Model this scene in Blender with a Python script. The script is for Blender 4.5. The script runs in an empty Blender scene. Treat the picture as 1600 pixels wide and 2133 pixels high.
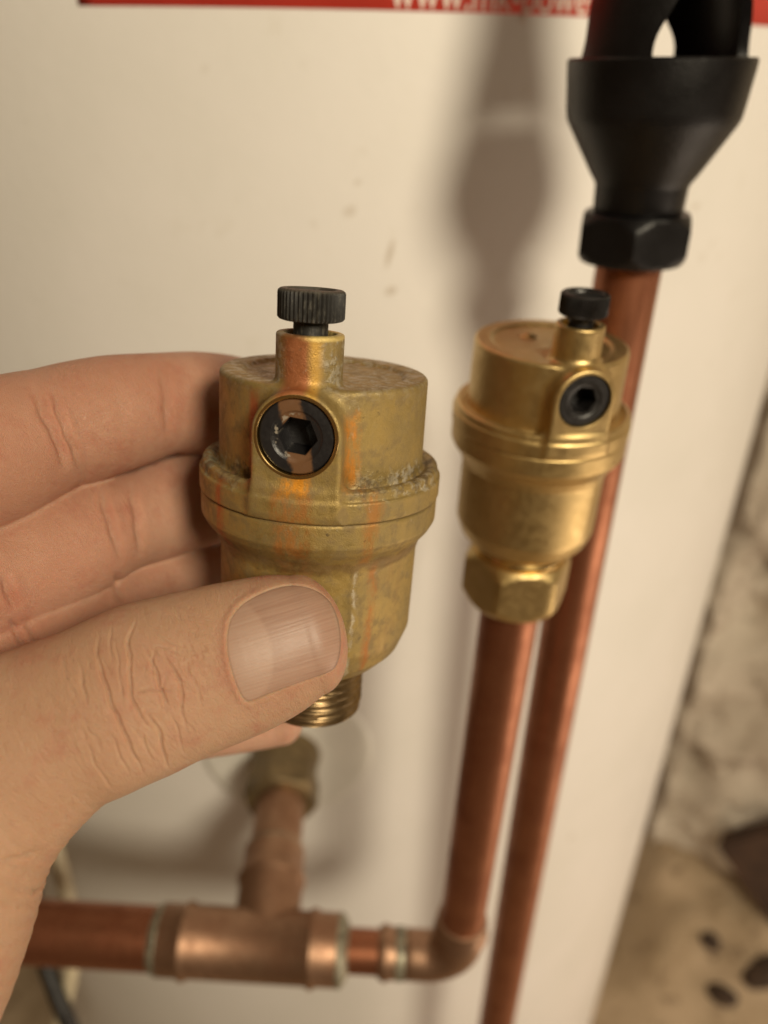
import bpy, math, random
import numpy as np
from mathutils import Vector, Matrix, noise as mnoise

random.seed(4); np.random.seed(4)
scene = bpy.context.scene
COL = scene.collection
rad = math.radians

# ------------------------------------------------------------------ camera
FPX = 1602.0                 # focal length in pixels of the 1600 x 2133 photograph
PITCH = rad(30.0); ROLL = 0.014
CAMZ = 940.0                 # camera height above the floor, mm
F_ = np.array([0, math.cos(PITCH), -math.sin(PITCH)])
R0 = np.array([1.0, 0, 0]); U0 = np.array([0, math.sin(PITCH), math.cos(PITCH)])
R_ = math.cos(ROLL) * R0 + math.sin(ROLL) * U0
U_ = math.cos(ROLL) * U0 - math.sin(ROLL) * R0

cam_d = bpy.data.cameras.new('camera'); cam = bpy.data.objects.new('camera', cam_d); COL.objects.link(cam)
cam_d.sensor_fit = 'VERTICAL'; cam_d.sensor_height = 36.0; cam_d.sensor_width = 27.0
cam_d.lens = FPX / 2133.0 * 36.0
cam_d.clip_start = 0.005; cam_d.clip_end = 50.0
cam.matrix_world = Matrix(((R_[0], U_[0], -F_[0], 0), (R_[1], U_[1], -F_[1], 0), (R_[2], U_[2], -F_[2], CAMZ * .001), (0, 0, 0, 1)))
cam_d.dof.use_dof = True; cam_d.dof.focus_distance = 0.122; cam_d.dof.aperture_fstop = 10.0
scene.camera = cam

# ------------------------------------------------------------------ light
world = bpy.data.worlds.new('World'); scene.world = world; world.use_nodes = True
bg = world.node_tree.nodes['Background']; bg.inputs[0].default_value = (1.0, .55, .23, 1); bg.inputs[1].default_value = 0.075


def lamp(name, pos, energy, radius, color):
    d = bpy.data.lights.new(name, 'POINT'); d.energy = energy; d.shadow_soft_size = radius; d.color = color
    o = bpy.data.objects.new(name, d); COL.objects.link(o)
    o.location = (pos[0] * .001, pos[1] * .001, (pos[2] + CAMZ) * .001)
    return o


lamp('ceiling_lamp', (406, -575, 443), 40.5, 0.135, (1.0, .87, .645))
d_ = bpy.data.lights.new('low_fill_lamp', 'AREA'); d_.shape = 'DISK'; d_.size = 0.55; d_.energy = 2.5; d_.color = (1.0, .82, .64)  # added soft fill that brightens the lower tank, stands for no known source
o_ = bpy.data.objects.new('low_fill_lamp', d_); COL.objects.link(o_); o_.location = (.72, .0, .30)
o_.rotation_euler = (Vector((0.06, .33, .44)) - o_.location).to_track_quat('-Z', 'Y').to_euler()

vs = scene.view_settings
vs.view_transform = 'Standard'; vs.look = 'None'; vs.exposure = 0.0; vs.gamma = 1.0
scene.cycles.use_denoising = True
scene.cycles.max_bounces = 8
scene.cycles.sample_clamp_indirect = 4.0


# ------------------------------------------------------------------ helpers
def P(px, py, z):
    """photo pixel and depth along the optical axis (mm) -> mm relative to the lens"""
    return z * (F_ + (px - 800.0) / FPX * R_ - (py - 1066.5) / FPX * U_)


def proj(v):
    z = v @ F_
    return 800 + FPX * (v @ R_) / z, 1066.5 - FPX * (v @ U_) / z, z


def on_height(px, py, h):
    d = P(px, py, 1.0); return d * (h / d[2])


def mk_mesh(name, verts, faces, smooth=True):
    me = bpy.data.meshes.new(name)
    me.from_pydata([tuple(v) for v in verts], [], [tuple(f) for f in faces]); me.update()
    if smooth:
        me.polygons.foreach_set('use_smooth', np.ones(len(me.polygons), bool))
    return me


def mk_np(name, V, Q):
    """fast quad mesh, V in metres"""
    me = bpy.data.meshes.new(name)
    me.vertices.add(len(V)); me.vertices.foreach_set('co', np.ascontiguousarray(V, np.float32).ravel())
    n = len(Q); me.loops.add(n * 4); me.loops.foreach_set('vertex_index', np.ascontiguousarray(Q, np.int32).ravel())
    me.polygons.add(n); me.polygons.foreach_set('loop_start', np.arange(0, n * 4, 4, dtype=np.int32))
    me.polygons.foreach_set('use_smooth', np.ones(n, bool))
    me.update(calc_edges=True); me.validate()
    return me


def link(name, me, mat=None, parent=None, label=None, cat=None, group=None, kind=None):
    o = bpy.data.objects.new(name, me); COL.objects.link(o)
    if mat is not None and me is not None:
        me.materials.clear(); me.materials.append(mat)
    if parent is not None: o.parent = parent
    if label: o['label'] = label
    if cat: o['category'] = cat
    if group: o['group'] = group
    if kind: o['kind'] = kind
    return o


def W(v):
    v = np.asarray(v, float); return (v + np.array([0, 0, CAMZ])) * .001


def sharpen(me, deg=35):
    me.set_sharp_from_angle(angle=rad(deg)); return me


def polar(profile, n=64, close=False, phase=0.0):
    """surface of revolution about z; profile = [(radius or f(theta), z or f(theta)), ...] in mm, bottom to top outside"""
    th = np.arange(n) * 2 * math.pi / n + phase
    V = []; Fc = []
    for r, z in profile:
        rr = np.array([r(t) for t in th]) if callable(r) else np.full(n, float(r))
        zz = np.array([z(t) for t in th]) if callable(z) else np.full(n, float(z))
        V += list(zip(rr * np.sin(th) * .001, -rr * np.cos(th) * .001, zz * .001))
    for k in range(len(profile) - 1):
        for i in range(n):
            j = (i + 1) % n
            Fc.append((k * n + i, k * n + j, (k + 1) * n + j, (k + 1) * n + i))
    if close:
        Fc.append(tuple(range(n))[::-1]); Fc.append(tuple(range((len(profile) - 1) * n, len(profile) * n)))
    return V, Fc


def frame_from(a, b):
    z = np.asarray(b, float) - np.asarray(a, float); L = np.linalg.norm(z); z = z / L
    x = np.cross([0, 0, 1.0], z) if abs(z[2]) < .9 else np.cross(z, [0, 1.0, 0])
    x = x / np.linalg.norm(x); y = np.cross(z, x)
    return x, y, z, L


def lathe_between(a, b, prof, n=48):
    """revolve prof [(t mm from a, r)] about the line a->b (mm rel. lens); returns metres verts, faces"""
    x, y, z, L = frame_from(a, b)
    th = np.arange(n) * 2 * math.pi / n
    V = []; Fc = []
    for t, r in prof:
        for q in th:
            V.append(W(np.asarray(a) + z * t + r * (math.cos(q) * x + math.sin(q) * y)))
    for k in range(len(prof) - 1):
        for i in range(n):
            j = (i + 1) % n
            Fc.append((k * n + i, k * n + j, (k + 1) * n + j, (k + 1) * n + i))
    return V, Fc


def tube(points, r, n=32):
    """sweep a circle along points (mm rel. lens)"""
    pts = [np.asarray(p, float) for p in points]; V = []; Fc = []
    T = [pts[min(i + 1, len(pts) - 1)] - pts[max(i - 1, 0)] for i in range(len(pts))]
    x = None
    for i, p in enumerate(pts):
        t = T[i] / np.linalg.norm(T[i])
        if x is None:
            x = np.cross(t, [0.13, 1, .21]); x /= np.linalg.norm(x)
        x = x - t * (x @ t); x /= np.linalg.norm(x); y = np.cross(t, x)
        rr = r[i] if hasattr(r, '__len__') else r
        for k in range(n):
            q = 2 * math.pi * k / n
            V.append(W(p + rr * (math.cos(q) * x + math.sin(q) * y)))
    for k in range(len(pts) - 1):
        for i in range(n):
            j = (i + 1) % n
            Fc.append((k * n + i, k * n + j, (k + 1) * n + j, (k + 1) * n + i))
    Fc.append(tuple(range(n))[::-1]); Fc.append(tuple(range((len(pts) - 1) * n, len(pts) * n)))
    return V, Fc


# ---- signed-distance mesher (surface nets on a sparse narrow band)
def sdf_mesh(f, lo, hi, h, B=4, newton=2):
    lo = np.asarray(lo, float); hi = np.asarray(hi, float); H = h * B
    nb = np.ceil((hi - lo) / H).astype(int)
    ii = np.stack(np.meshgrid(*[np.arange(k) for k in nb], indexing='ij'), -1).reshape(-1, 3)
    d = f((lo + (ii + .5) * H).astype(np.float32))
    blk = ii[np.abs(d) < H * 1.35]
    m = B + 1
    off = np.stack(np.meshgrid(*[np.arange(m)] * 3, indexing='ij'), -1).reshape(-1, 3)
    cells = []; verts = []
    E = [(a, b) for a in range(8) for b in range(a + 1, 8) if bin(a ^ b).count('1') == 1]
    co = np.array([[(c >> 0) & 1, (c >> 1) & 1, (c >> 2) & 1] for c in range(8)])
    edges = []
    for s in range(0, len(blk), 6000):
        b = blk[s:s + 6000]
        nodes = b[:, None, :] * B + off[None]
        v = f((lo + nodes.reshape(-1, 3) * h).astype(np.float32)).reshape(len(b), m, m, m)
        C = np.stack([v[:, x:x + B, y:y + B, z:z + B] for x, y, z in co], -1)
        neg = C < 0; k = neg.sum(-1)
        act = np.argwhere((k > 0) & (k < 8))
        cv = C[act[:, 0], act[:, 1], act[:, 2], act[:, 3]]
        ci = b[act[:, 0]] * B + act[:, 1:]
        acc = np.zeros((len(ci), 3)); cnt = np.zeros(len(ci))
        for a_, b_ in E:
            va, vb = cv[:, a_], cv[:, b_]; x = (va < 0) != (vb < 0)
            t = np.where(x, va / np.where(x, va - vb, 1), 0)
            p = co[a_] + t[:, None] * (co[b_] - co[a_]); acc += p * x[:, None]; cnt += x
        cells.append(ci); verts.append(lo + (ci + acc / cnt[:, None]) * h)
        for ax, c1 in ((0, 1), (1, 2), (2, 4)):      # edge from corner 0 along ax
            x = (cv[:, 0] < 0) != (cv[:, c1] < 0)
            edges.append((ci[x], np.full(x.sum(), ax), cv[x, 0] < 0))
    ci = np.concatenate(cells); V = np.concatenate(verts)
    big = (nb * B + 2).astype(np.int64)
    key = lambda c: ((c[:, 0] + 1) * (big[1] + 2) + c[:, 1] + 1) * (big[2] + 2) + c[:, 2] + 1
    K = key(ci.astype(np.int64)); o = np.argsort(K); K = K[o]; V = V[o]
    quads = []
    for c, ax, neg in edges:
        if not len(c): continue
        a = int(ax[0]); u = np.zeros(3, int); w = np.zeros(3, int); u[(a + 1) % 3] = 1; w[(a + 2) % 3] = 1
        idx = []; ok = np.ones(len(c), bool)
        for dc in (0 * u, -u, -u - w, -w):
            kk = key((c + dc).astype(np.int64)); j = np.searchsorted(K, kk); j = np.clip(j, 0, len(K) - 1)
            ok &= K[j] == kk; idx.append(j)
        q = np.stack(idx, 1); q[~neg] = q[~neg][:, ::-1]
        quads.append(q[ok])
    Q = np.concatenate(quads)
    N = None
    for it in range(newton + 1):
        e = h * .35; g = np.zeros_like(V)
        for ax in range(3):
            dv = np.zeros(3); dv[ax] = e
            g[:, ax] = f((V + dv).astype(np.float32)) - f((V - dv).astype(np.float32))
        g /= 2 * e; gl = np.linalg.norm(g, axis=1, keepdims=True) + 1e-6; N = g / gl
        if it < newton:
            dd = f(V.astype(np.float32))[:, None]
            V = V - np.clip(dd / np.maximum(gl, .5), -.5 * h, .5 * h) * N
    return V, Q, N


def smin(a, b, k):
    hh = np.clip(.5 + .5 * (b - a) / k, 0, 1)
    return b * (1 - hh) + a * hh - k * hh * (1 - hh)


def smax(a, b, k): return -smin(-a, -b, k)


# ------------------------------------------------------------------ material helper
class S:
    """a node socket with arithmetic"""
    def __init__(s, g, sock): s.g = g; s.s = sock
    def __add__(s, o): return s.g.m('ADD', s, o)
    __radd__ = __add__
    def __sub__(s, o): return s.g.m('SUBTRACT', s, o)
    def __rsub__(s, o): return s.g.m('SUBTRACT', o, s)
    def __mul__(s, o): return s.g.m('MULTIPLY', s, o)
    __rmul__ = __mul__
    def __truediv__(s, o): return s.g.m('DIVIDE', s, o)


class G:
    def __init__(g, name):
        g.mat = bpy.data.materials.new(name); g.mat.use_nodes = True; g.t = g.mat.node_tree
        g.b = g.t.nodes['Principled BSDF']
        tc = g.t.nodes.new('ShaderNodeTexCoord')
        vm = g.t.nodes.new('ShaderNodeVectorMath'); vm.operation = 'SCALE'; vm.inputs['Scale'].default_value = 1000.0
        g.t.links.new(tc.outputs['Object'], vm.inputs[0]); g.vec = S(g, vm.outputs[0])
        sp = g.t.nodes.new('ShaderNodeSeparateXYZ'); g.t.links.new(vm.outputs[0], sp.inputs[0])
        g.x, g.y, g.z = (S(g, sp.outputs[i]) for i in range(3))
    def put(g, inp, v):
        if isinstance(v, S): g.t.links.new(v.s, inp)
        elif isinstance(v, (tuple, list)): inp.default_value = tuple(v) + ((1,) if len(v) == 3 and len(inp.default_value) == 4 else ())
        else: inp.default_value = v
    def m(g, op, a, b=0.0, c=None):
        n = g.t.nodes.new('ShaderNodeMath'); n.operation = op
        g.put(n.inputs[0], a); g.put(n.inputs[1], b)
        if c is not None: g.put(n.inputs[2], c)
        return S(g, n.outputs[0])
    def combine(g, x, y, z):
        n = g.t.nodes.new('ShaderNodeCombineXYZ'); [g.put(n.inputs[i], v) for i, v in enumerate((x, y, z))]; return S(g, n.outputs[0])
    def scale(g, sx, sy, sz, vec=None):
        n = g.t.nodes.new('ShaderNodeVectorMath'); n.operation = 'MULTIPLY'; g.put(n.inputs[0], vec or g.vec); n.inputs[1].default_value = (sx, sy, sz); return S(g, n.outputs[0])
    def noise(g, scale=1.0, detail=4, rough=.55, vec=None, dist=0.0):
        n = g.t.nodes.new('ShaderNodeTexNoise'); g.put(n.inputs['Vector'], vec or g.vec)
        n.inputs['Scale'].default_value = scale; n.inputs['Detail'].default_value = detail; n.inputs['Roughness'].default_value = rough; n.inputs['Distortion'].default_value = dist
        return S(g, n.outputs['Fac'])
    def voro(g, scale=1.0, feat='F1', vec=None):
        n = g.t.nodes.new('ShaderNodeTexVoronoi'); n.feature = feat; g.put(n.inputs['Vector'], vec or g.vec); n.inputs['Scale'].default_value = scale
        return S(g, n.outputs['Distance'])
    def sm(g, x, a, b, to0=0.0, to1=1.0):
        n = g.t.nodes.new('ShaderNodeMapRange'); n.interpolation_type = 'SMOOTHSTEP'
        g.put(n.inputs['Value'], x); n.inputs['From Min'].default_value = a; n.inputs['From Max'].default_value = b
        n.inputs['To Min'].default_value = to0; n.inputs['To Max'].default_value = to1
        return S(g, n.outputs['Result'])
    def box(g, x, a, b, e): return g.sm(x, a - e, a + e) * g.sm(x, b - e, b + e, 1.0, 0.0)
    def mix(g, f, a, b):
        n = g.t.nodes.new('ShaderNodeMix'); n.data_type = 'RGBA'; g.put(n.inputs[0], f); g.put(n.inputs[6], a); g.put(n.inputs[7], b); return S(g, n.outputs[2])
    def bump(g, h, dist=.0002, strength=1.0):
        n = g.t.nodes.new('ShaderNodeBump'); n.inputs['Distance'].default_value = dist; n.inputs['Strength'].default_value = strength
        g.put(n.inputs['Height'], h); g.t.links.new(n.outputs[0], g.b.inputs['Normal'])
    def set(g, **kw):
        for k, v in kw.items(): g.put(g.b.inputs[k.replace('_', ' ')], v)
        return g.mat


def simple(name, col, rough=.5, metal=0.0, var=.12, nscale=.15, bump=0.0, bscale=2.0, **kw):
    g = G(name); n = g.noise(nscale, 5, .6)
    f = g.sm(n, .3, .7)
    dark = tuple(c * (1 - var) for c in col); lite = tuple(min(1, c * (1 + var)) for c in col)
    g.set(Base_Color=g.mix(f, dark, lite), Roughness=g.sm(n, .3, .7, rough - .06, rough + .06), Metallic=metal, **kw)
    if bump: g.bump(g.noise(bscale, 4, .6), bump)
    return g.mat


# ---- white enamel of the tank
g = G('white_enamel')
n1 = g.noise(.012, 4, .6); n2 = g.noise(.05, 5, .65)
spot = g.sm(g.noise(.09, 2, .5), .70, .76)
smear = g.sm(n2, .60, .72) * .25
c = g.mix(g.sm(n1, .3, .7), (.80, .775, .73), (.84, .81, .775))
c = g.mix(smear, c, (.70, .66, .58)); c = g.mix(spot * .12, c, (.45, .38, .28))
for (mx, my, rx_, rz_, st_) in ((812, 528, 1.2, 5.0, .5), (814, 606, 2.2, 1.8, .45), (729, 440, 2.4, 2.0, .3), (1190, 1745, 2.5, 2.2, .35), (745, 380, 1.4, 1.2, .25), (1450, 430, 2, 1.5, .3)):
    dm = P(mx, my, 1.0); d2_ = dm[:2] / np.linalg.norm(dm[:2]); b_ = d2_ @ np.array([-56.0, 606.0]); t_ = b_ - math.sqrt(b_ * b_ - (56.0 ** 2 + 606.0 ** 2 - 329.0 ** 2))
    q_ = dm / np.linalg.norm(dm[:2]) * t_
    ex_ = (g.x - float(q_[0]) - (g.z - float(q_[2] + 940)) * .25) / rx_; ez_ = (g.z - float(q_[2] + 940)) / rz_
    mk_ = g.sm(g.m('POWER', ex_ * ex_ + ez_ * ez_, .5) + g.noise(.6, 3) * .8, .9, 1.7, 1.0, 0.0) * g.sm(g.y, 500, 450)
    c = g.mix(mk_ * st_, c, (.42, .33, .22))
M_TANK = g.set(Base_Color=c, Roughness=g.sm(n2, .3, .7, .38, .5), Specular_IOR_Level=.35)
g.bump(g.noise(.25, 3, .5), .00012)

M_LABEL = simple('red_vinyl', (.72, .06, .04), .38, 0, .06, .05)
M_LETTER = simple('white_print', (.80, .66, .58), .45, 0, .05, .05)
M_ROSETTE = simple('grey_plastic', (.78, .76, .70), .5, 0, .03, .05)
M_BLACK = simple('black_plastic', (.006, .0055, .006), .40, 0, .25, .06, .0001, 1.2, Specular_IOR_Level=.35)
M_BLACKS = simple('black_nylon', (.013, .012, .012), .40, 0, .3, .4, .00006, 3.0)


def copper(name, col, ox, rough, streak):
    g = G(name)
    a = g.noise(.06, 5, .65); b = g.noise(.35, 5, .6, g.scale(1, 1, .12))
    f = g.sm(a, .35, .68)
    c = g.mix(f, col, ox); c = g.mix(g.sm(b, .52, .72) * streak, c, tuple(x * .55 for x in ox))
    g.set(Base_Color=c, Metallic=.88, Roughness=g.sm(b + a, .7, 1.3, rough - .07, rough + .10))
    g.bump(g.noise(1.5, 4, .6), .00005)
    return g.mat


M_COP = copper('copper_tube', (.42, .175, .095), (.32, .12, .062), .42, .35)
M_COPD = copper('copper_tarnished', (.42, .26, .17), (.33, .185, .115), .48, .5)
M_SOLDER = simple('solder_flux', (.30, .28, .21), .45, .5, .5, .3)

g = G('brass_bright')
a = g.noise(.12, 5, .6)
M_BRASS = g.set(Base_Color=g.mix(g.sm(a, .3, .7), (.58, .42, .18), (.66, .49, .225)), Metallic=.95, Roughness=g.sm(g.noise(.5, 4), .3, .7, .34, .46))
g.bump(g.noise(5.0, 3, .6), .00004)
g = G('brass_machined')
M_BRASSM = g.set(Base_Color=g.mix(g.sm(g.noise(.2, 4), .3, .7), (.80, .56, .22), (.86, .62, .27)), Metallic=1.0, Roughness=.26)
M_NUTOLD = simple('brass_dull', (.20, .145, .075), .48, .6, .3, .12)

# ---- weathered brass with rust runs and limescale (local mm, z = 0 at the thread end)
ZB = 46.5
g = G('brass_weathered')
ph = g.m('ARCTAN2', g.x, 0.0 - g.y) * 57.2958
wob = (g.noise(.22, 4, .6, g.scale(1, 1, .5)) - .5) * 10.0
phw = ph + wob
zz = g.z - ZB
zw = zz + (g.noise(.35, 4, .6) - .5) * 5.0
big = g.noise(.10, 5, .62); mid = g.noise(.45, 5, .62); fine = g.noise(3.2, 4, .65)
c = g.mix(g.sm(big, .32, .66), (.40, .275, .085), (.295, .215, .08))
c = g.mix(g.sm(mid, .44, .66) * .7, c, (.20, .138, .058)); c = g.mix(g.sm(g.noise(.22, 5, .7), .50, .68) * .12, c, (.30, .27, .17))
c = g.mix(g.sm(fine, .55, .75) * .40, c, (.48, .37, .17))
# grey-green bloom on upward crusts and to the left
crust = g.sm(g.noise(.6, 5, .7), .46, .60)
top = g.box(zw, 18.7, 40.0, .8) * g.sm(g.m('POWER', g.x * g.x + g.y * g.y, .5), 18.5, 16.5)
lip = g.box(zw, 3.6, 7.4, .5)
c = g.mix(crust * top * .75, c, (.47, .42, .32))
side = g.sm(g.m('ABSOLUTE', phw), 22, 32)
c = g.mix(crust * lip * side * .4, c, (.46, .41, .28))
c = g.mix(lip * g.box(phw, -110, -52, 6) * crust * .9, c, (.33, .37, .26))


brk = g.sm(g.noise(.55, 6, .72, g.scale(1, 1, .45)), .36, .60, .12, 1.0)


def run(p0, p1, z0, z1, e=1.6, ez=1.2):
    return g.box(phw + (fine - .5) * 5.0, p0, p1, e * 1.5) * g.box(zw, z0, z1, ez) * brk


body_only = g.sm(g.m('POWER', g.x * g.x + g.y * g.y, .5), 14.5, 16.0)
def paint(c, f, col): return g.mix(f, c, col)
c = paint(c, run(-9, 8, -10, 5.5, 2.0, 1.8) * .8, (.40, .16, .035))
c = paint(c, run(-6, 7, 4.6, 7.6, 2.0, .5) * .95, (.74, .30, .02))
c = paint(c, run(22, 30, 5.5, 17.0, 1.8) * .95, (.56, .22, .025))
c = paint(c, run(31, 38, -8, 4.8, 1.8) * .8, (.42, .18, .04))
c = paint(c, run(40, 44, -30, -8, 1.4) * .8, (.42, .15, .03))
c = paint(c, run(-42, -36, -8, 4.6, 1.6) * .85, (.42, .11, .03))
c = paint(c, run(47, 68, -34, -9, 4.0, 3) * g.sm(g.noise(.3, 4, .6, g.scale(1, 1, .35)), .38, .62) * .6, (.27, .155, .06))
c = paint(c, run(30.3, 32.2, -34, -10, .7) * g.sm(mid, .44, .56) * .7, (.66, .60, .48))
c = paint(c, run(27.3, 29.6, -36, -9, .8) * .7, (.17, .12, .05))
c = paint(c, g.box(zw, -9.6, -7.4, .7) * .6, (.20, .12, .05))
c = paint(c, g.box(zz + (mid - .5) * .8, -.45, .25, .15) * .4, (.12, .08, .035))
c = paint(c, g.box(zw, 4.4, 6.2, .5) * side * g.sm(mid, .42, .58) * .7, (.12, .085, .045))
c = paint(c, run(52, 80, 3.5, 7.0, 5, .7) * crust * .7, (.60, .55, .45))
# boss tube: red-brown on its left half, ochre on the right
tb = g.box(zz, 18.0, 28.6, 1.0) * g.sm(g.y, -7.0, -8.0)
c = paint(c, tb * g.box(g.x + wob * .15, -3.2, 1.2, 1.0) * .9, (.40, .135, .05))
c = paint(c, tb * g.box(g.x + wob * .15, 1.2, 2.8, .7) * .8, (.58, .33, .06))
c = paint(c, g.box(zz, 27.7, 29.2, .25) * g.sm(g.y, -7.0, -8.0) * g.sm(g.x, -1.0, 2.5) * .9, (.72, .55, .20))
# red line along the left flank of the boss
bl = g.box(g.x + wob * .1, -8.6, -7.0, .5) * g.box(zw, 6, 18.5, 1.5) * g.sm(g.y, -14.5, -15.5)
c = paint(c, bl * .85, (.38, .10, .035))
sc = g.sm(g.noise(.9, 5, .75, g.scale(1, 1, .6)), .60, .68) * g.sm(big, .45, .6)
c = paint(c, sc * .35, (.56, .50, .38))
dirt = g.sm(g.noise(.7, 5, .75), .62, .72)
c = paint(c, dirt * .7, (.10, .07, .035))
rust = run(-9, 8, -10, 7.6, 2, 1.8)
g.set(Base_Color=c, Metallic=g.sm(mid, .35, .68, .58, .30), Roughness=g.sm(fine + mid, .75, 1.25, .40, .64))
g.bump(g.noise(.9, 4, .6) * .30 + g.noise(5.5, 3, .6) * .35 + crust * (top + lip * side) * .5, .00018)
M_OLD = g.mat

g = G('brass_thread')
M_THR = g.set(Base_Color=g.mix(g.sm(g.noise(.5, 4), .35, .7), (.27, .19, .10), (.19, .13, .065)), Metallic=.9, Roughness=.33)

g = G('plug_black_rusty')          # black plug crossed by a brown film
xw = g.x + (g.noise(.5, 4, .6) - .5) * 2.0 + (g.z - (ZB + 13.6)) * .22
band = g.box(xw, -1.9, 1.6, .35) * g.sm(g.noise(.35, 3), .30, .40) * g.sm(g.y, -19.4, -19.6)
rr = g.m('POWER', g.x * g.x + (g.z - (ZB + 13.6)) * (g.z - (ZB + 13.6)), .5)
edge = g.box(rr, 3.1, 3.7, .15) * g.sm(g.noise(.8, 3), .52, .6) * g.sm(g.x, 1.0, -1.0)
c = g.mix(band * .9, (.016, .015, .016), (.17, .085, .04)); c = g.mix(edge * .8, c, (.34, .30, .24))
M_PLUGOLD = g.set(Base_Color=c, Roughness=g.sm(g.noise(1.2, 4), .3, .7, .28, .45))
g.bump(g.noise(2.5, 4, .6), .00004)

g = G('knob_black_dusty')
dust = g.sm(g.noise(1.4, 5, .7, g.scale(1, 1, .35)), .50, .66)
up = g.sm(g.z - ZB, 34.2, 35.2)
c = g.mix(dust * .55, (.018, .017, .015), (.13, .12, .095)); c = g.mix(up * .7, c, (.115, .10, .075))
M_KNOBOLD = g.set(Base_Color=c, Roughness=.55)
g.bump(g.noise(4, 4, .6), .00006)

# ------------------------------------------------------------------ setting: tank, wall, floor
TC = np.array([-56.0, 606.0]); TR = 329.0


def tank_pt(az, z, r=TR):      # az measured round the tank from its camera side, degrees
    a = rad(az); return np.array([TC[0] + r * math.sin(a), TC[1] - r * math.cos(a), z])


root = link('hot_water_tank', None, label='large white enamelled hot water tank with red label behind the pipes', cat='water tank')
root.location = W((TC[0], TC[1], -CAMZ)); bpy.context.view_layer.update()


def child_world(name, me, mat, parent, **kw):
    o = link(name, me, mat, parent, **kw); o.matrix_parent_inverse = Matrix.Translation(parent.location).inverted(); return o


TV, TF = [], []
NA = 240; zs = [-940, -936, -930] + list(np.linspace(-900, 560, 40)) + [572, 580, 584]
for z in zs:
    r = TR - (4 if z <= -939 else 1.2 if z <= -935 else 0) - (2 if z > 570 else 0) - (8 if z > 578 else 0) - (14 if z > 582 else 0)
    for i in range(NA):
        TV.append(W(tank_pt(360.0 * i / NA, z, r)))
for k in range(len(zs) - 1):
    for i in range(NA):
        j = (i + 1) % NA; TF.append((k * NA + i, k * NA + j, (k + 1) * NA + j, (k + 1) * NA + i))
TF.append(tuple(range((len(zs) - 1) * NA, len(zs) * NA)))
child_world('jacket', mk_mesh('jacket', TV, TF), M_TANK, root)


def az_of(px, py):
    """angle round the tank of the jacket point seen at a pixel"""
    d = P(px, py, 1.0); d2 = d[:2] / np.linalg.norm(d[:2]); b = d2 @ TC
    t = b - math.sqrt(b * b - (TC @ TC - TR * TR)); q = d2 * t
    return math.degrees(math.atan2(q[0] - TC[0], TC[1] - q[1])), d[2] / np.linalg.norm(d[:2]) * t


def wrap_patch(a0, a1, z0, z1, th, n=60):
    V, Fc = [], []
    for r in (TR + .02, TR + th):
        for z in (z0, z1):
            for i in range(n + 1): V.append(W(tank_pt(a0 + (a1 - a0) * i / n, z, r)))
    m = n + 1; o = 2 * m
    for i in range(n):
        Fc += [(o + i, o + i + 1, o + m + i + 1, o + m + i), (i, i + 1, o + i + 1, o + i), (o + m + i, o + m + i + 1, m + i + 1, m + i)]
    Fc += [(0, o, o + m, m), (n, m + n, o + m + n, o + n)]
    return mk_mesh('patch', V, Fc)


a0, z0 = az_of(166, 22); a1 = az_of(1700, 55)[0]
zl = az_of(760, 20)[1]
st = child_world('label_sticker', wrap_patch(a0, a1 + 6, zl, zl + 95, .35), M_LABEL, root, label='red printed label along the top')
tcv = bpy.data.curves.new('lettering', 'FONT'); tcv.body = 'www.mk-power'; tcv.size = 1.0; tcv.extrude = 0.0
to = bpy.data.objects.new('lettering', tcv); COL.objects.link(to)
bpy.context.view_layer.update()
tme = bpy.data.meshes.new_from_object(to.evaluated_get(bpy.context.evaluated_depsgraph_get()))
bpy.data.objects.remove(to); bpy.data.curves.remove(tcv)
tw = max(v.co.x for v in tme.vertices); ta0 = az_of(812, 10)[0]; ta1 = az_of(1245, 30)[0]
ksc = (ta1 - ta0) / tw                                  # degrees per unit of text
mmper = ksc * math.pi / 180 * TR
for v in tme.vertices:
    q = W(tank_pt(ta0 + v.co.x * ksc, zl + .5 + v.co.y * mmper * 1.25, TR + .55)); v.co = q
link('lettering', tme, M_LETTER, st)

# port rosette: a thin domed disc hugging the jacket
HP = -303.0
port = on_height(594, 1592, HP)
paz = math.degrees(math.atan2(port[0] - TC[0], TC[1] - port[1]))
V, Fc = [], []
for k, (r, t) in enumerate([(17, .9), (40, .9), (43.4, .8), (44, .02)]):
    for i in range(72):
        q = 2 * math.pi * i / 72
        V.append(W(tank_pt(paz + math.degrees(r * math.cos(q) / TR), HP + r * math.sin(q), TR + t)))
for k in range(3):
    for i in range(72):
        j = (i + 1) % 72; Fc.append((k * 72 + i, (k + 1) * 72 + i, (k + 1) * 72 + j, k * 72 + j))
child_world('port_rosette', mk_mesh('port_rosette', V, Fc), M_ROSETTE, root)

# rough wall beyond the tank, with a return edge
g = G('old_lime_plaster')
a = g.noise(.006, 6, .65); b = g.noise(.022, 6, .7); d_ = g.noise(.08, 5, .65)
c = g.mix(g.sm(a, .36, .62), (.60, .525, .43), (.73, .655, .55)); c = g.mix(g.sm(b, .50, .66) * .7, c, (.30, .235, .17))
c = g.mix(g.sm(d_, .6, .72) * .5, c, (.72, .66, .56))
M_WALL = g.set(Base_Color=c, Roughness=.92); g.bump(g.noise(.12, 6, .7), .004)
g = G('earth_rubble')
a = g.noise(.010, 6, .65); b = g.noise(.035, 6, .7)
c = g.mix(g.sm(a, .36, .62), (.40, .30, .19), (.52, .40, .27)); c = g.mix(g.sm(b, .55, .68) * .7, c, (.14, .09, .05)); c = g.mix(g.sm(b, .40, .30) * .4, c, (.52, .43, .31))
M_EARTH = g.set(Base_Color=c, Roughness=.95); g.bump(g.noise(.10, 6, .7), .004)


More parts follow.
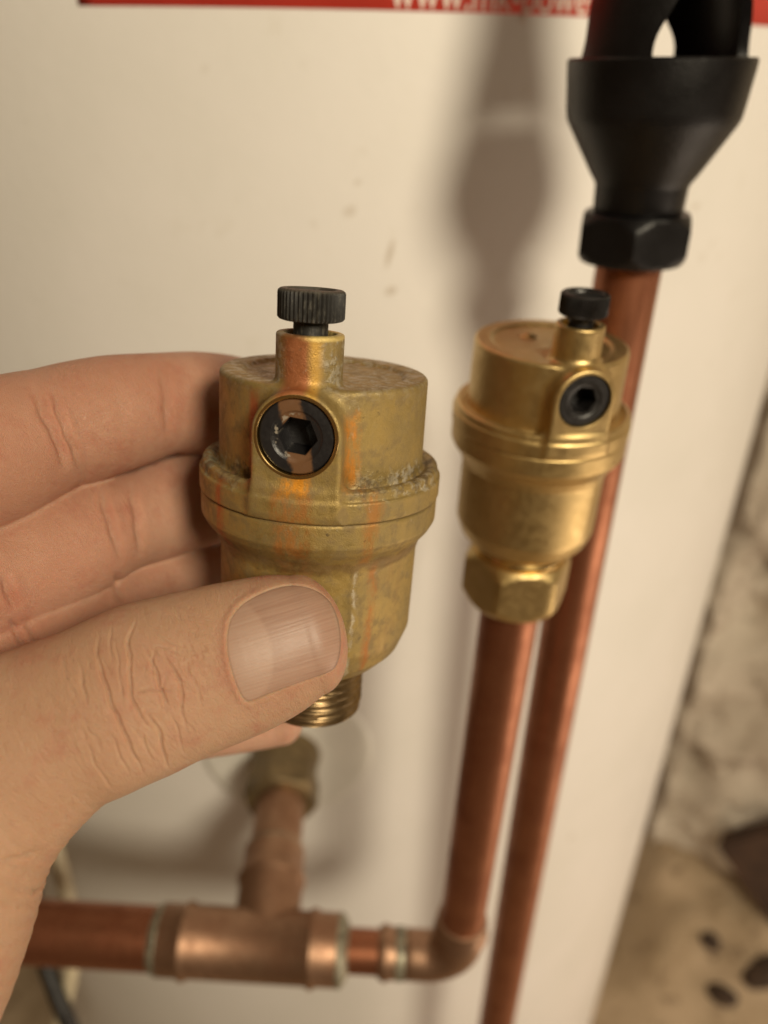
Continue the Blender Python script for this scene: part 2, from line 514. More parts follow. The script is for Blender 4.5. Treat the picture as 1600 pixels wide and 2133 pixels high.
def nz(x, y, z, s, oct=4):
    return mnoise.fractal(Vector((x * s, y * s, z * s)), 1.0, 2.0, oct)


WA = np.array([302.0, 640.0]); WB = np.array([900.0, 250.0])          # plan line of the wall
wd = (WB - WA) / np.linalg.norm(WB - WA); wn = np.array([wd[1], -wd[0]])  # wn points at the room
if wn @ (-WA) < 0: wn = -wn
pitpx = [(1560, 1310, 26, 40), (1400, 1450, 14, 30), (1440, 1600, 20, 30), (1380, 1560, 14, 26), (1500, 1130, 24, 24), (1590, 1220, 24, 40)]
pits = []
for px, py, rr_, dp in pitpx:
    d = P(px, py, 1.0); t = (WA @ wn) / (d[:2] @ wn); q = d * t; pits.append((q, rr_, dp))
V, Fc = [], []; nu, nv = 150, 190
for j in range(nv + 1):
    z = -CAMZ - 60 + (1400) * j / nv
    for i in range(nu + 1):
        u = 37 + 5 * nz(1, 7, z, .02, 3) * (1 - min(1, i / 10)) + 560 * (i / nu) ** 1.15
        p = np.array([*(WA + wd * u), z])
        hgt = 20 * nz(p[0], p[1], z, .008, 5) + 7 * nz(p[0], p[1], z + 50, .03, 4) + 26 * max(0, nz(u, 3, z * .6, .012, 2) - .15)
        for q, rr_, dp in pits:
            hgt -= dp * math.exp(-((p - q) @ (p - q)) / rr_ ** 2)
        if i == 0: hgt = min(hgt, 0)
        p[:2] += wn * hgt; V.append(W(p))
for j in range(nv):
    for i in range(nu): a_ = j * (nu + 1) + i; Fc.append((a_, a_ + 1, a_ + nu + 2, a_ + nu + 1))
n0 = len(V)                                                           # return edge, going back beside the tank
for j in range(nv + 1):
    z = -CAMZ - 60 + 1400 * j / nv
    V.append(W((330 + 6 * nz(5, 2, z, .02), 1000, z)))
for j in range(nv):
    Fc.append((n0 + j, j * (nu + 1), (j + 1) * (nu + 1), n0 + j + 1))
link('plaster_wall', mk_mesh('plaster_wall', V, Fc), M_WALL, kind='structure')



def floor_at(x, y):
    dw = (np.array([x, y]) - WA) @ wn                                  # distance in front of the wall
    away = math.hypot(x - TC[0], y - TC[1]) - TR
    z = -CAMZ + 10 * nz(x, y, 0, .012, 5)
    z += 125 * math.exp(-(max(dw, 0) / 95) ** 2) * min(1, max(0, (away) / 60)) * (1 if x > 150 else 0)
    z += max(0, nz(x, y, 40, .02, 3) - .1) * 40 * min(1, max(0, away / 80))
    if away < 6: z = min(z, -CAMZ - .5) if away < 0 else -CAMZ
    return z


V, Fc = [], []; nx, ny = 150, 120
for j in range(ny + 1):
    for i in range(nx + 1):
        x = -900 + 2000 * i / nx; y = -300 + 1500 * j / ny
        V.append(W((x, y, floor_at(x, y))))
for j in range(ny):
    for i in range(nx): a_ = j * (nx + 1) + i; Fc.append((a_, a_ + 1, a_ + nx + 2, a_ + nx + 1))
link('cellar_floor', mk_mesh('cellar_floor', V, Fc), M_EARTH, kind='structure')


def rock(pos, s, seed, mat, name, **kw):
    V, Q, N = sdf_mesh(lambda p: (np.linalg.norm(p / np.array([1.0, .8, .62], np.float32), axis=1) - s) * .6, [-s * 1.2] * 3, [s * 1.2] * 3, s / 6, 4, 1)
    out = []
    for v in V:
        k = 1 + .28 * nz(v[0] + seed * 31, v[1], v[2], 1.1 / s, 3); out.append(v * k * .001)
    o = link(name, mk_np(name, np.array(out), Q), mat, **kw); o.location = W(pos); o.rotation_euler = (.2 * seed, .3 * seed, seed); return o


M_ROCKD = simple('dark_stone', (.055, .034, .022), .9, 0, .4, .05, .002, .2)
floor_z = -CAMZ
for k, (px, py, hh, s, lab) in enumerate([(1478, 1962, -905, 13, 'small dark stone on the earth floor, highest of the three'),
                                          (1500, 2075, -912, 17, 'dark stone on the earth floor near the lower right corner'),
                                          (1592, 2030, -890, 24, 'largest dark stone, cut by the right edge of the picture')]):
    dr = P(px, py, 1.0); t = 300.0
    while t < 2500 and (dr * t)[2] > floor_at(*(dr * t)[:2]): t += 2.0
    q = dr * t + np.array([0, 0, s * .25]); rock(q, s, k + 1, M_ROCKD, 'stone', label=lab, cat='stone', group='dark stones on the floor')
# dark timber offcut leaning at the foot of the wall
g = G('dark_timber'); a = g.noise(.05, 5, .6, g.scale(.15, 1, 1))
M_TIMBER = g.set(Base_Color=g.mix(g.sm(a, .3, .7), (.035, .018, .011), (.075, .04, .024)), Roughness=.8); g.bump(a, .002)
d = P(1500, 1752, 1.0); t = (WA @ wn) / (d[:2] @ wn); q0 = d * t * .955
d = P(1680, 2010, 1.0); t = (WA @ wn) / (d[:2] @ wn); q1 = d * t * .955
ex = (q1 - q0); L = np.linalg.norm(ex); ex /= L; en = np.array([wn[0], wn[1], 0.0]); ey = np.cross(en, ex); ey = ey if ey @ np.array([wd[0], wd[1], .5]) > 0 else -ey
V = []; Fc = []
for a_ in np.linspace(0, L + 120, 9):
    for sgn_y, sgn_n in ((0, -14), (1, -14), (1, 10), (0, 10)):
        V.append(W(q0 + ex * (a_ - (14 if sgn_y else 0)) + ey * (100 * sgn_y + 2 * nz(a_, sgn_y, sgn_n, .05, 2)) + en * (sgn_n + 2 * nz(a_, 3, sgn_n + sgn_y, .05, 2))))
for k in range(8):
    for i in range(4): j = (i + 1) % 4; Fc.append((k * 4 + i, k * 4 + j, k * 4 + 4 + j, k * 4 + 4 + i))
Fc += [(0, 1, 2, 3), (32, 33, 34, 35)]
link('timber_offcut', mk_mesh('timber_offcut', V, Fc, False), M_TIMBER, label='dark brown board leaning at the foot of the plaster wall', cat='board')

# ------------------------------------------------------------------ copper pipework
pr = link('copper_pipe_run', None, label='soldered copper pipe with tee, leaving the tank port and rising to the bright brass valve', cat='copper pipe')
pr.location = W(on_height(520, 1985, HP)); bpy.context.view_layer.update()
LFT = on_height(-250, 1912, HP); 
ELB = np.array([31.0, 175.0, HP])
H1 = on_height(100, 1942, HP); hd = (ELB - H1); hd /= np.linalg.norm(hd)


def along(px):      # parameter along the horizontal run for a photo column
    lo, hi = -600.0, 200.0
    for _ in range(50):
        mdl = (lo + hi) / 2
        if proj((ELB + hd * mdl)[None])[0][0] < px: lo = mdl
        else: hi = mdl
    return lo


def ring_part(name, mat, t0, prof, parent=None, n=56, base=None, d=None):
    b = ELB if base is None else base; dd = hd if d is None else d
    V, Fc = lathe_between(b + dd * t0, b + dd * (t0 + 10), prof, n)
    return child_world(name, sharpen(mk_mesh(name, V, Fc), 50), mat, pr) if parent is None else child2(name, V, Fc, mat, parent)


def child2(name, V, Fc, mat, parent):
    return link(name, sharpen(mk_mesh(name, V, Fc), 50), mat, parent)


RP, RT, RS = 12.0, 13.3, 8.3
tL, tR = along(338), along(712)
ring_part('horizontal_pipe', M_COP, -420, [(0, RP), (200, RP), (420 + tL + 5, RP)])
tl = tR - tL
b1, b2 = along(390) - tL, along(652) - tL
prof = [(0, RP), (.4, RT - .2), (1, RT), (b1 - 2.2, RT), (b1 - 1, RT + .9), (b1, RT + 1.3), (b1 + 1, RT + .9), (b1 + 2.2, RT), (b2 - 2.2, RT), (b2 - 1, RT + .9), (b2, RT + 1.3), (b2 + 1, RT + .9), (b2 + 2.2, RT), (tl - 1, RT), (tl - .4, RT - .2), (tl, RS)]
tee = ring_part('tee_fitting', M_COPD, tL, prof)
ring_part('solder_ring', M_SOLDER, tL - 1.8, [(-1.0, RP + .05), (-.3, RP + .5), (.8, RP + 1.0), (1.8, RT + .2), (2.3, RT)], tee)
ring_part('solder_ring', M_SOLDER, tR - 1.2, [(-.2, RT), (.1, RT + .2), (1.2, RT + .2), (2.4, RT - 1.2), (3.4, RS + 2.2), (4.2, RS + .05)], tee)
e0, e1 = along(798), along(846)
ring_part('short_pipe', M_COP, tR - 3, [(0, RS), (e0 - tR + 6, RS)])
elb = ring_part('reducer_sleeve', M_COPD, e0 - 2, [(0, RS), (.4, RS + 1), (1.2, RS + 1.2), (2.2, RS + 2.0), (3.4, RS + 2.0), (4.6, RS + 1.2), (e1 - e0 - 2, RS + 1.1), (e1 - e0, RS + .2)])
ring_part('solder_ring', M_SOLDER, e1 - 5.2, [(1.2, RS + 1.15), (2, RS + 1.45), (4, RS + 1.4), (5.6, RS + .6), (6.2, RS)], elb)
VT = np.array([37.8, 175.0, -75.0])                                    # axis of the bright valve at its flange groove
rd = VT - ELB; rd /= np.linalg.norm(rd)
RB = 13.0
arc = [ELB - hd * (RB + 9), ELB - hd * (RB + 4)]
for k in range(13):
    q = math.pi / 2 * k / 12
    arc.append(ELB - hd * RB * (1 - math.sin(q)) + rd * RB * (1 - math.cos(q)))
arc += [ELB + rd * (RB + 3), ELB + rd * (RB + 8)]
V, Fc = tube(arc, RS + 1.0, 40)
el = child_world('elbow', mk_mesh('elbow', V, Fc), M_COPD, pr)
ring_part('elbow_collar', M_COPD, RB + 3, [(0, RS + 1.0), (.6, RS + 1.9), (2.2, RS + 2.1), (3.6, RS + 1.4), (9, RS + 1.3), (10, RS + 1.0), (10.4, RS)], el, 48, ELB, rd)
ring_part('riser_pipe', M_COP, RB, [(0, RS), (90, RS), (VT[2] - HP - 46 - RB, RS)], None, 48, ELB, rd)
# branch from the tee back to the tank port
tm = on_height(549, 1975, HP); tm = ELB + hd * ((tm - ELB) @ hd)
sd = port - tm; sl = np.linalg.norm(sd); sd /= sl
br = ring_part('tee_branch', M_COPD, 2, [(0, RT - .6), (9, RT - .4), (13, RT), (23, RT), (24.5, RT + .9), (25.6, RT + 1.2), (27, RT + .8), (28.5, RT), (40, RT - .1), (40.6, RP)], None, 56, tm, sd)
ring_part('solder_ring', M_SOLDER, 40.5, [(.6, RT - .3), (1.6, RT), (2.6, RP + .5), (3.2, RP - .6)], br, 56, tm, sd)
ring_part('branch_pipe', M_COPD, 38, [(0, RP - .6), (30, RP - .6), (sl - 38, RP - .6)], None, 56, tm, sd)


def hexprism(a, d, L, af, ch, n=72, bore=None, phase=0.0):
    """chamfered hexagon nut, axis a->a+d, across flats af (mm)"""
    R_in = af / 2; Rc = R_in / math.cos(math.pi / 6)
    def hr(t, lim): 
        u = (t - phase) % (math.pi / 3) - math.pi / 6
        return min(R_in / math.cos(u), lim)
    x, y, z, _ = frame_from(a, np.asarray(a) + d)
    prof = [(0, bore or R_in * .6), (0, R_in - ch * .6), (0.02, R_in - .3), (ch, None), (L - ch, None), (L - .02, R_in - .3), (L, R_in - ch * .6), (L, bore or R_in * .6)]
    # the chamfer is a cone cut: limit radius rises from R_in-.3 at the end face to Rc at depth ch
    V, Fc = [], []
    rows = [(0.0, bore or R_in * .6, False), (0.0, R_in - .4, False)]
    for s in np.linspace(0, 1, 5): rows.append((ch * s, R_in - .4 + (Rc - R_in + .5) * s, True))
    for s in np.linspace(1, 0, 5): rows.append((L - ch * s, R_in - .4 + (Rc - R_in + .5) * s, True))
    rows += [(L, R_in - .4, False), (L, bore or R_in * .6, False)]
    for t, lim, hx in rows:
        for i in range(n):
            q = 2 * math.pi * i / n; r = hr(q, lim) if hx else lim
            V.append(W(np.asarray(a) + z * t + r * (math.cos(q) * x + math.sin(q) * y)))
    for k in range(len(rows) - 1):
        for i in range(n):
            j = (i + 1) % n; Fc.append((k * n + i, k * n + j, (k + 1) * n + j, (k + 1) * n + i))
    return V, Fc


V, Fc = hexprism(port - sd * 24, sd, 17, 32, 3, phase=.3)
child_world('union_nut', sharpen(mk_mesh('union_nut', V, Fc), 25), M_NUTOLD, pr)
ring_part('port_socket', M_NUTOLD, sl - 8, [(0, 12), (0, 15.5), (3, 16), (9, 16.5), (14, 17.5)], None, 56, tm, sd)

# discharge pipe and tundish
pt = P(1302, 600, 222.0); pb = P(1046, 2060, 402.0)
pdv = pt - pb; pdv /= np.linalg.norm(pdv)
foot = pb - pdv * ((pb[2] + CAMZ) / pdv[2])
V, Fc = lathe_between(foot, pt, [(0, 0.1), (0, 9.2), (300, 9.2), (np.linalg.norm(pt - foot) + 22, 9.2)], 48)
link('discharge_pipe', mk_mesh('discharge_pipe', V, Fc), M_COP, label='plain upright copper pipe under the black funnel, behind the bright valve', cat='copper pipe')

nb_ = P(1310, 536, 222.0)                                              # centre of the nut's lower face
nb_ = pt + pdv * ((nb_ - pt) @ pdv); tdv = pdv - .022 * R0; tdv /= np.linalg.norm(tdv)
tu = link('tundish', None, label='black plastic tundish funnel with open sides on top of the upright copper pipe', cat='tundish')
tu.location = W(nb_); bpy.context.view_layer.update()


def tpart(name, V, Fc, deg=30, parent=None):
    o = link(name, sharpen(mk_mesh(name, V, Fc), deg), M_BLACK, parent or tu); o.matrix_parent_inverse = Matrix.Translation(tu.location).inverted(); return o


V, Fc = hexprism(nb_, tdv, 13, 28.5, 3.4, bore=9.3, phase=.25); tpart('compression_nut', V, Fc, 25)
cup = [(12, 9), (13, 11.6), (14, 12.0), (19.5, 12.2), (20.5, 12.5), (22.5, 13.9), (27, 16.6), (31, 19.0), (34.5, 21.1), (36.0, 21.8), (38, 22.1), (48.0, 23.0), (49, 23.0), (49.5, 22.6), (49.5, 21.2), (48, 20.9), (36, 20.2), (22, 11), (14, 8)]
V, Fc = lathe_between(nb_, nb_ + tdv, cup, 72); tpart('funnel_cup', V, Fc, 28)
xa, ya, za, _ = frame_from(nb_, nb_ + tdv)
for ang, wdg in ((219, 30), (29, 37)):                      # struts, angle 270 = towards the camera
    V, Fc = [], []; rows = 14; cols = 9
    for j in range(rows + 1):
        s = j / rows; t = 47.0 + 24 * s
        rc = 21.6 - 5.0 * s ** 1.2; half = wdg * (1.0 - .10 * math.sin(math.pi * min(1, s * 2.2)) + 1.1 * s ** 2.2)
        for k, rr_ in enumerate((rc, rc - 2.6)):
            for i in range(cols + 1):
                q = rad(ang + half * (2 * i / cols - 1))
                V.append(W(nb_ + za * t + rr_ * (math.cos(q) * R0 + math.sin(q) * np.array([0, 1.0, 0]))))
    m = cols + 1; st_ = 2 * m
    for j in range(rows):
        for i in range(cols):
            a_ = j * st_ + i; Fc.append((a_, a_ + 1, a_ + st_ + 1, a_ + st_)); Fc.append((a_ + m + 1, a_ + m, a_ + st_ + m, a_ + st_ + m + 1))
        for i in (0, cols):
            a_ = j * st_ + i; Fc.append((a_, a_ + m, a_ + st_ + m, a_ + st_))
    tpart('strut', V, Fc, 40)
V, Fc = lathe_between(nb_, nb_ + tdv, [(68, 8), (67, 15.0), (69, 17.4), (75, 17.2), (90, 13), (112, 13), (114, 12), (114, 8.5)], 56); tpart('inlet_collar', V, Fc)
V, Fc = hexprism(nb_ + tdv * 114, tdv, 14, 28.5, 2.8, bore=9.3); tpart('inlet_nut', V, Fc, 25)
V, Fc = lathe_between(nb_ + tdv * 112, nb_ + tdv * 200, [(0, 9.2), (120, 9.2), (240, 9.2)], 48)
link('inlet_pipe', mk_mesh('inlet_pipe', V, Fc), M_COP, label='copper inlet pipe entering the tundish from above', cat='copper pipe')

# cables hanging at the left of the tank
M_CABW = simple('cream_cable', (.62, .54, .38), .5); M_CABB = simple('black_cable', (.014, .012, .011), .5)


def cable(name, pts, r, mat, label):
    pts = [np.asarray(p) for p in pts]; out = []
    for k in range(len(pts) - 1):
        p0, p1, p2, p3 = pts[max(k - 1, 0)], pts[k], pts[k + 1], pts[min(k + 2, len(pts) - 1)]
        for s in np.arange(0, 1, .1):
            out.append(.5 * ((2 * p1) + (-p0 + p2) * s + (2 * p0 - 5 * p1 + 4 * p2 - p3) * s * s + (-p0 + 3 * p1 - 3 * p2 + p3) * s ** 3))
    out.append(pts[-1]); V, Fc = tube(out, r, 16)
    link(name, mk_mesh(name, V, Fc), mat, label=label, cat='cable')


cable('cream_cable', [P(20, 1350, 430), P(75, 1600, 420), P(112, 1760, 415), P(142, 1880, 412), P(150, 2010, 420), P(110, 2180, 450)], 4.2, M_CABW, 'cream cable hanging between the hand and the copper pipe')
cable('black_cable', [P(40, 1760, 440), P(66, 1860, 432), P(88, 1980, 425), P(118, 2070, 420), P(150, 2150, 420), P(200, 2300, 440)], 4.4, M_CABB, 'black cable passing below the copper pipe at lower left')


# ------------------------------------------------------------------ air vent valves (local mm, z up the axis, -y towards the plug)
def rcyl(r2, z, r, z0, z1, e):
    a = r2 - r + e; b = np.abs(z - (z0 + z1) / 2) - (z1 - z0) / 2 + e
    return np.minimum(np.maximum(a, b), 0) + np.hypot(np.maximum(a, 0), np.maximum(b, 0)) - e


def poly2(x, y, pts):
    """exact signed distance to a closed polygon"""
    pts = np.asarray(pts, np.float32); n = len(pts)
    d = np.full(len(x), 1e9, np.float32); s = np.ones(len(x), np.float32)
    for i in range(n):
        a = pts[i]; b = pts[i - 1]; ex, ey = b - a
        wx, wy = x - a[0], y - a[1]; t = np.clip((wx * ex + wy * ey) / (ex * ex + ey * ey), 0, 1)
        bx, by = wx - ex * t, wy - ey * t; d = np.minimum(d, bx * bx + by * by)
        c1 = y >= a[1]; c2 = y < b[1]; c3 = ex * wy > ey * wx
        fl = (c1 & c2 & c3) | (~c1 & ~c2 & ~c3); s = np.where(fl, -s, s)
    return s * np.sqrt(d)


def cap_sdf(p):
    x, y, z = p[:, 0], p[:, 1], p[:, 2] - ZB
    r = np.hypot(x, y)
    lid = poly2(r, z, [(-1, .2), (17.2, .2), (17.0, 19.7), (14.6, 19.7), (13.8, 19.0), (-1, 19.0)]) - .9
    fl = poly2(r, z, [(-1, .27), (21.2, .27), (21.2, 3.3), (20.75, 3.45), (20.6, 4.9), (20.0, 5.2), (19.3, 4.9), (18.6, 4.3), (17.0, 4.2), (-1, 4.2)]) - .25
    d = smin(lid, fl, .8)
    zb = 13.6
    rb = np.hypot(x, z - zb); by = np.abs(y + 12.5) - 7.5
    arch = np.where(z > zb, rb - 6.5, np.abs(x) - 6.5)
    arch = np.maximum(arch, 1.5 - z)
    boss = np.minimum(np.maximum(arch, by), 0) + np.hypot(np.maximum(arch, 0), np.maximum(by, 0)) - .6
    d = smin(d, boss, 1.8)
    tb = rcyl(np.hypot(x, y + 12.6), z, 5.3, 8, 28.4, .45)
    d = smin(d, tb, 1.2)
    d = smax(d, -rcyl(rb, -y, 6.05, 13.0, 30, .1), .15)
    d = smax(d, -(rb - 6.5 + (y + 20.7) * -0.0 + np.maximum(0, (y + 20.1) * 1.0)), .15) if False else d
    d = smax(d, -rcyl(np.hypot(x, y + 12.6), z, 4.0, 26.6, 40, .2), .2)
    bump = np.sqrt((x + 3.5) ** 2 + (y - 5.5) ** 2 + (z - 18.7) ** 2) - 2.2
    return smin(d, bump, .8).astype(np.float32)


def body_sdf(p):
    x, y, z = p[:, 0], p[:, 1], p[:, 2] - ZB
    r = np.hypot(x, y)
    fl = poly2(r, z, [(-1, -.62), (20.6, -.62), (20.6, -4.2), (20.0, -5.4), (18.2, -7.7), (17.6, -8.8), (-1, -8.8)]) - .6
    bowl = poly2(r, z, [(-1, -4), (17.4, -4), (17.0, -26), (15.6, -29.8), (13.0, -32.6), (10.2, -34.4), (9.0, -35.6), (-1, -35.6)]) - 1.0
    hx = np.full(len(x), -1e9, np.float32)
    for k in range(6):
        a = math.pi / 3 * k; cxx, cyy = -6.3 * math.sin(a), 6.3 * math.cos(a); hx = np.maximum(hx, np.hypot(x - cxx, y - cyy) - 24.0)
    return smin(smax(bowl, hx, .35), fl, 1.4).astype(np.float32)


V, Q, N = sdf_mesh(cap_sdf, [-23, -23, ZB - 1.5], [23, 23, ZB + 30], .28)
CAP = (V * .001, Q)
V, Q, N = sdf_mesh(body_sdf, [-23, -23, ZB - 38], [23, 23, ZB + 1], .30)
BODY = (V * .001, Q)


def knob_mesh():
    nk = 46
    def rk(base, amp): return lambda t: base - amp * (.5 - .5 * math.cos(t * nk)) ** .7
    zk = ZB + 30.2
    prof = [(2.7, zk - 4), (2.7, zk), (4.4, zk), (rk(4.9, .15), zk + .15), (rk(5.2, .34), zk + .5), (rk(5.2, .34), zk + 4.1), (rk(5.1, .2), zk + 4.4), (4.75, zk + 4.65),
            (3.9, zk + 4.7), (3.55, zk + 4.3), (3.4, zk + 3.7), (.05, zk + 3.6)]
    V, Fc = polar(prof, nk * 8)
    # screwdriver bar across the recess
    for sx, sy in ((3.5, .55),):
        b = len(V)
        for z in (zk + 3.5, zk + 4.5):
            for a, c in ((-1, -1), (1, -1), (1, 1), (-1, 1)): V.append((a * sx * .001, (c * sy) * .001, z * .001))
        Fc += [(b + 4, b + 5, b + 6, b + 7)] + [(b + i, b + (i + 1) % 4, b + 4 + (i + 1) % 4, b + 4 + i) for i in range(4)]
    V = [(v[0], v[1] - .0126, v[2]) for v in V]
    return sharpen(mk_mesh('knob', V, Fc), 38)


def plug_mesh():
    hexr = lambda s: (lambda t: s / math.cos(((t + .42) % (math.pi / 3)) - math.pi / 6))
    prof = [(5.95, -2.5), (5.95, .25), (5.7, .55), (5.3, .6), (4.1, .6), (3.95, .48), (3.7, .3), (3.4, .25), (hexr(2.85), .2), (hexr(2.72), 0.0), (hexr(2.65), -5.2), (.05, -5.6)]
    V, Fc = polar(prof, 96)
    # revolve axis z -> -y, sit the disc in the bore
    V = [(v[0], -(v[2]) - .0195, -v[1] + (ZB + 13.6) * .001) for v in V]
    return sharpen(mk_mesh('plug', V, [f[::-1] for f in Fc]), 30)


def lip_mesh():       # bright machined lip round the plug
    prof = [(6.04, -.9), (6.04, .95), (6.15, 1.05), (6.55, 1.05), (6.7, .85), (6.75, .3)]
    V, Fc = polar(prof, 96)
    V = [(v[0], -(v[2]) - .0196, v[1] * 1 + (ZB + 13.6) * .001) for v in V]
    return sharpen(mk_mesh('plug_lip', V, Fc), 40)


def thread_mesh():
    pitch = 1.75; rows = []
    for k in range(0, 56):
        z = .2 + k * .2
        def rr_(t, z=z):
            u = ((z / pitch + t / (2 * math.pi)) % 1.0); tri = abs(2 * u - 1)
            fade = min(1, max(0, z / .8))
            return 9.9 - .95 * max(0, min(1, (tri - .12) * 1.35)) * 1.0 - .5 * (1 - fade)
        rows.append((rr_, z))
    prof = [(6.6, 3.0), (6.8, 0.0), (8.2, 0.0)] + rows
    V, Fc = polar(prof, 128)
    return sharpen(mk_mesh('thread', V, Fc), 60)


def valve(label, mats, M, old):
    r = link('air_vent_valve', None, label=label, cat='valve', group='brass air vent valves'); r.matrix_world = M
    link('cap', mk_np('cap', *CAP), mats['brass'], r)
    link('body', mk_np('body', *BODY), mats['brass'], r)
    kn = link('vent_knob', knob_mesh(), mats['knob'], r)
    kn.rotation_euler = (0, 0, 0)
    link('side_plug', plug_mesh(), mats['plug'], r)
    link('plug_lip', lip_mesh(), mats['lip'], r)
    return r


def pose(axis, front_hint, origin):
    z = axis / np.linalg.norm(axis); fr = front_hint - z * (front_hint @ z); fr /= np.linalg.norm(fr)
    y = -fr; x = np.cross(y, z); o = W(origin)
    return Matrix(((x[0], y[0], z[0], o[0]), (x[1], y[1], z[1], o[1]), (x[2], y[2], z[2], o[2]), (0, 0, 0, 1)))


EL = rad(20.0)
ax1 = .066 * R_ + math.cos(EL) * U_ - math.sin(EL) * F_; ax1 /= np.linalg.norm(ax1)
fr1 = -math.cos(EL) * F_ - math.sin(EL) * U_; rt1 = np.cross(fr1, ax1); rt1 = rt1 if rt1 @ R_ > 0 else -rt1
az1 = rad(-7.5)
c1 = P(668, 1006.5, 140.0)
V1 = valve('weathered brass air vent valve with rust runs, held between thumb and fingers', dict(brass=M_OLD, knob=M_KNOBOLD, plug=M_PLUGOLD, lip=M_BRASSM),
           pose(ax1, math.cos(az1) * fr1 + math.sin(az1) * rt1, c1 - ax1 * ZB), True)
link('threaded_end', thread_mesh(), M_THR, V1)

az2 = rad(13.0)
V2 = valve('clean bright brass air vent valve fitted on the copper riser, out of focus', dict(brass=M_BRASS, knob=M_BLACKS, plug=M_BLACKS, lip=M_BRASS),
           pose(rd, np.array([math.sin(az2), -math.cos(az2), 0]), VT - rd * ZB), False)
bpy.context.view_layer.update()
V, Fc = polar([(10.2, 5), (11.6, 8.8), (11.9, 9.6), (11.9, 10.6), (11.2, 11.4), (10.6, 14)], 64)
link('spigot', mk_mesh('spigot', V, Fc), M_BRASSM, V2)
V, Fc = hexprism(VT - rd * 52.5, rd, 15.5, 25.8, 3.4, bore=8.4, phase=.06)
nut = link('compression_nut', sharpen(mk_mesh('compression_nut', V, Fc), 25), M_BRASS, V2)
nut.matrix_parent_inverse = V2.matrix_world.inverted()


# ------------------------------------------------------------------ hand
def catmull(C, n):
    C = np.asarray(C, float); out = []
    for k in range(len(C) - 1):
        p0, p1, p2, p3 = C[max(k - 1, 0)], C[k], C[k + 1], C[min(k + 2, len(C) - 1)]
        for s in np.arange(n) / n:
            out.append(.5 * ((2 * p1) + (-p0 + p2) * s + (2 * p0 - 5 * p1 + 4 * p2 - p3) * s * s + (-p0 + 3 * p1 - 3 * p2 + p3) * s ** 3))
    out.append(C[-1]); return np.array(out)


class Sweep:
    """digit: control rows (px, py, depth, half width a, half thickness b), end cap lengths"""
    def __init__(s, rows, cap0=1.0, cap1=1.0, n=5, world=None, wdir=None):
        c = np.array([P(r[0], r[1], r[2]) for r in rows]) if world is None else np.array([r[:3] for r in rows], float)
        ab = np.array([r[3:5] for r in rows], float)
        A = catmull(np.hstack([c, ab]), n); s.c = A[:, :3].astype(np.float32); s.ab = A[:, 3:].astype(np.float32)
        T = np.gradient(A[:, :3], axis=0); T /= np.linalg.norm(T, axis=1, keepdims=True)
        nh = -F_ if wdir is None else wdir                     # thickness direction: towards the camera
        Nn = nh - T * (T @ nh)[:, None]; Nn /= np.linalg.norm(Nn, axis=1, keepdims=True)
        s.T = T.astype(np.float32); s.N = Nn.astype(np.float32); s.Wd = np.cross(T, Nn).astype(np.float32)
        s.cap = (cap0, cap1); m = s.ab.max()
        s.lo = s.c.min(0) - m; s.hi = s.c.max(0) + m
    grid = None
    def cache(s, lo, hi, st=5.0):
        lo = np.asarray(lo, np.float32); sh = np.ceil((hi - lo) / st).astype(np.int32)
        ii = np.stack(np.meshgrid(*[np.arange(k) for k in sh], indexing='ij'), -1).reshape(-1, 3)
        s.grid = (lo, np.float32(st), sh, s((lo + (ii + .5) * st).astype(np.float32)).astype(np.float32))
    def __call__(s, p):
        if s.grid is None:
            q = np.maximum(np.maximum(s.lo - p, p - s.hi), 0); bb = np.sqrt((q * q).sum(1)); out = bb + 3.0
            near = np.nonzero(bb < 9.0)[0]
        else:                                                  # coarse cache tells which points need the exact distance
            o, st, sh, val = s.grid
            k = ((p - o) * (1 / st)).astype(np.int32); ok = ((k >= 0) & (k < sh)).all(1); k = np.clip(k, 0, sh - 1)
            out = val[(k[:, 0] * sh[1] + k[:, 1]) * sh[2] + k[:, 2]].copy(); out[~ok] = 40.0
            near = np.nonzero(out < 9.5)[0]
        if not len(near): return out
        P_ = p[near]; best = np.full(len(near), 1e9, np.float32); bt = np.zeros(len(near), np.float32)
        for k in range(len(s.c) - 1):
            a = s.c[k]; e = s.c[k + 1] - a; w = P_ - a; t = np.clip((w @ e) / (e @ e), 0, 1)
            dd = w - t[:, None] * e; d2 = (dd * dd).sum(1); m = d2 < best
            best = np.where(m, d2, best); bt = np.where(m, k + t, bt)
        i = np.minimum(bt.astype(int), len(s.c) - 2); f = (bt - i)[:, None]
        L = lambda A: A[i] * (1 - f) + A[i + 1] * f
        dl = P_ - L(s.c); ab = L(s.ab); T = L(s.T); Nn = L(s.N); Wd = L(s.Wd)
        u = (dl * Wd).sum(1); v = (dl * Nn).sum(1); ax = (dl * T).sum(1)
        ax = np.where((bt <= 0) | (bt >= len(s.c) - 1.001), ax, 0)
        ce = np.where(bt <= 0, s.cap[0], s.cap[1]) * ab[:, 0]
        A_ = np.maximum(ab[:, 0], .5); B_ = np.maximum(ab[:, 1], .5)
        k0 = np.sqrt((u / A_) ** 2 + (v / B_) ** 2 + (ax / ce) ** 2) + 1e-6
        k1 = np.sqrt((u / A_ ** 2) ** 2 + (v / B_ ** 2) ** 2 + (ax / ce ** 2) ** 2) + 1e-6
        out[near] = k0 * (k0 - 1) / k1
        return out


